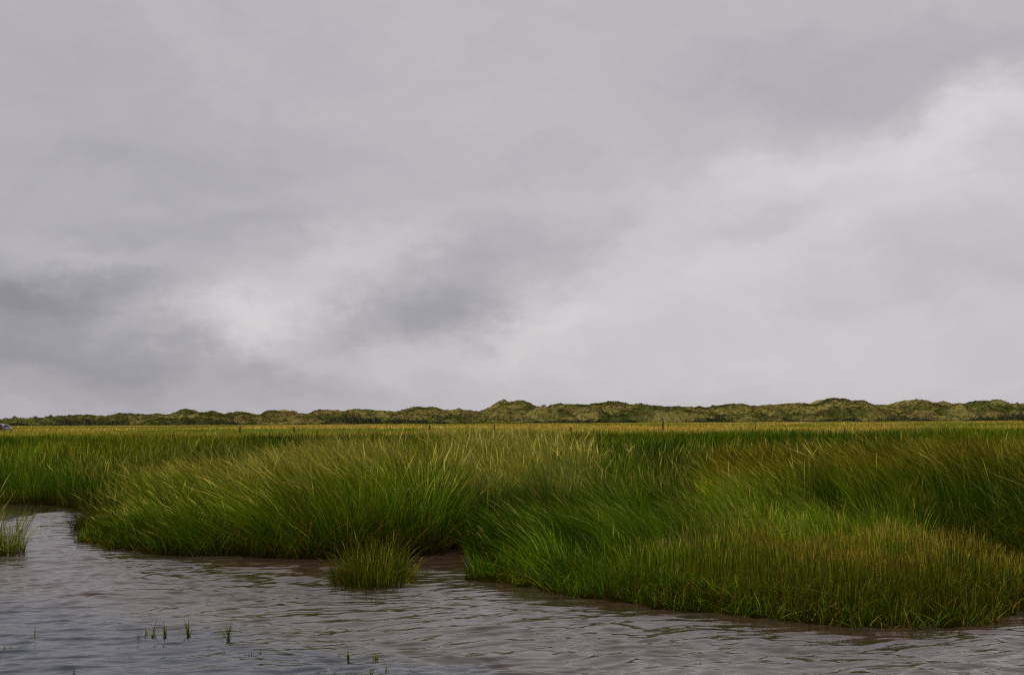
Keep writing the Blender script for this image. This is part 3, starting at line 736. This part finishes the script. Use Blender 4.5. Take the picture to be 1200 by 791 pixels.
wn = noise(cv.outputs[0], 11, 8, .62, (1, 1.6, 1))
ws = N(nt, 'ShaderNodeVectorMath', operation='SUBTRACT'); nt.links.new(wn.outputs['Color'], ws.inputs[0]); ws.inputs[1].default_value = (.5, .5, .5)
wm = N(nt, 'ShaderNodeVectorMath', operation='MULTIPLY'); nt.links.new(ws.outputs[0], wm.inputs[0]); wm.inputs[1].default_value = (.16, .085, 0)
wa = N(nt, 'ShaderNodeVectorMath', operation='ADD'); nt.links.new(cv.outputs[0], wa.inputs[0]); nt.links.new(wm.outputs[0], wa.inputs[1])
V = wa.outputs[0]
BL = [ # px, py, sx, sy, rot(deg, ccw), amplitude
 (315, 372, 95, 40, 20, .15), (240, 385, 110, 22, 4, .05), (645, 385, 70, 26, 18, .11), (1150, 165, 130, 40, 16, .09), (1000, 190, 150, 26, 12, .06), (850, 300, 150, 40, 8, .07), (950, 370, 330, 110, 0, .055), (430, 284, 80, 26, 15, .07),
 (60, 298, 110, 12, 0, .05), (460, 425, 130, 14, 0, .06), (1195, 135, 50, 22, 20, .07), (700, 430, 500, 40, 0, .02), (780, 262, 60, 14, 25, .03), (1150, 240, 110, 30, 0, .05),
 (500, 372, 100, 44, 6, -.13), (580, 305, 95, 38, 24, -.07), (720, 268, 90, 26, 16, -.055), (410, 360, 45, 30, 0, -.04), (30, 350, 150, 22, 3, -.13), (150, 425, 190, 32, -8, -.10), (0, 430, 280, 80, 0, -.085),
 (1090, 88, 220, 38, 5, -.07), (880, 110, 110, 40, 0, -.012), (240, 195, 200, 28, 4, -.04), (300, 430, 90, 18, -12, -.05), (200, 270, 180, 16, 6, -.035), (1120, 330, 110, 40, 0, -.035),
 (60, 290, 340, 170, 0, -.06), (600, -40, 900, 120, 0, -.02), (885, 262, 50, 13, 15, -.05), (0, 40, 220, 200, 0, -.03), (640, 190, 150, 24, 0, -.02), (820, 215, 160, 30, 5, .04), (80, 130, 120, 40, 0, -.02)]
tot_n = None
for (bx, by, sx_, sy_, rt, a_) in BL:
    mp = N(nt, 'ShaderNodeMapping', vector_type='TEXTURE')
    mp.inputs['Location'].default_value = (math.atan((bx-600)/F), math.atan((hor(bx)-by)/F), 0)
    mp.inputs['Rotation'].default_value = (0, 0, math.radians(rt)); mp.inputs['Scale'].default_value = (sx_/F, sy_/F, 1)
    nt.links.new(V, mp.inputs['Vector'])
    dt = N(nt, 'ShaderNodeVectorMath', operation='DOT_PRODUCT'); nt.links.new(mp.outputs[0], dt.inputs[0]); nt.links.new(mp.outputs[0], dt.inputs[1])
    m1 = N(nt, 'ShaderNodeMath', operation='MULTIPLY'); nt.links.new(dt.outputs['Value'], m1.inputs[0]); m1.inputs[1].default_value = -.7
    ex = N(nt, 'ShaderNodeMath', operation='EXPONENT'); nt.links.new(m1.outputs[0], ex.inputs[0])
    ma = N(nt, 'ShaderNodeMath', operation='MULTIPLY_ADD'); nt.links.new(ex.outputs[0], ma.inputs[0]); ma.inputs[1].default_value = a_
    if tot_n is None: ma.inputs[2].default_value = .52
    else: nt.links.new(tot_n.outputs[0], ma.inputs[2])
    tot_n = ma
for (scl, dtl, rg, s3, amp_) in [(5, 6, .5, (1, 2.4, 1), .07), (12, 8, .60, (1, 2.4, 1), .12)]:
    z = noise(V, scl, dtl, rg, s3, (3.1, 1.7, 0), .3)
    sb = N(nt, 'ShaderNodeMath', operation='SUBTRACT'); nt.links.new(z.outputs['Fac'], sb.inputs[0]); sb.inputs[1].default_value = .5
    ma = N(nt, 'ShaderNodeMath', operation='MULTIPLY_ADD'); nt.links.new(sb.outputs[0], ma.inputs[0]); ma.inputs[1].default_value = amp_
    nt.links.new(tot_n.outputs[0], ma.inputs[2]); tot_n = ma
rmp = N(nt, 'ShaderNodeMapRange'); rmp.inputs[1].default_value = .28; rmp.inputs[2].default_value = .62; nt.links.new(tot_n.outputs[0], rmp.inputs[0])
cm_ = N(nt, 'ShaderNodeMix', data_type='RGBA'); cm_.inputs[6].default_value = (.975, .955, 1.05, 1); cm_.inputs[7].default_value = (1.01, .965, .995, 1)
nt.links.new(rmp.outputs[0], cm_.inputs[0])
# sky dimmed out of view behind the photographer, added to darken the grass fronts
bk = N(nt, 'ShaderNodeMapRange', interpolation_type='SMOOTHSTEP'); bk.inputs[1].default_value = -.55; bk.inputs[2].default_value = .75; bk.inputs[3].default_value = .36; bk.inputs[4].default_value = 1.0
nt.links.new(sp.outputs['Y'], bk.inputs[0])
tm = N(nt, 'ShaderNodeMath', operation='MULTIPLY'); nt.links.new(tot_n.outputs[0], tm.inputs[0]); nt.links.new(bk.outputs[0], tm.inputs[1])
bg2 = N(nt, 'ShaderNodeBackground'); nt.links.new(cm_.outputs[2], bg2.inputs[0]); nt.links.new(tm.outputs[0], bg2.inputs[1])
mxs = N(nt, 'ShaderNodeMixShader'); mxs.inputs[0].default_value = .97
nt.links.new(bg1.outputs[0], mxs.inputs[1]); nt.links.new(bg2.outputs[0], mxs.inputs[2]); nt.links.new(mxs.outputs[0], out.inputs[0])

sd_ = bpy.data.lights.new('sun', 'SUN'); sd_.energy = 4.3; sd_.angle = math.radians(12); sd_.color = (1, .94, .82)
so = bpy.data.objects.new('sun', sd_); COL.objects.link(so)
dv = Vector((math.sin(SUN_AZ)*math.cos(SUN_EL), math.cos(SUN_AZ)*math.cos(SUN_EL), math.sin(SUN_EL)))
so.rotation_euler = dv.to_track_quat('Z', 'Y').to_euler(); so.location = dv*50

vs_ = scene.view_settings; vs_.view_transform = 'Standard'; vs_.look = 'None'; vs_.exposure = 0; vs_.gamma = 1
scene.cycles.use_denoising = False; scene.cycles.filter_width = 1.25
scene.cycles.max_bounces = 6; scene.cycles.diffuse_bounces = 2; scene.cycles.transmission_bounces = 4; scene.cycles.transparent_max_bounces = 4
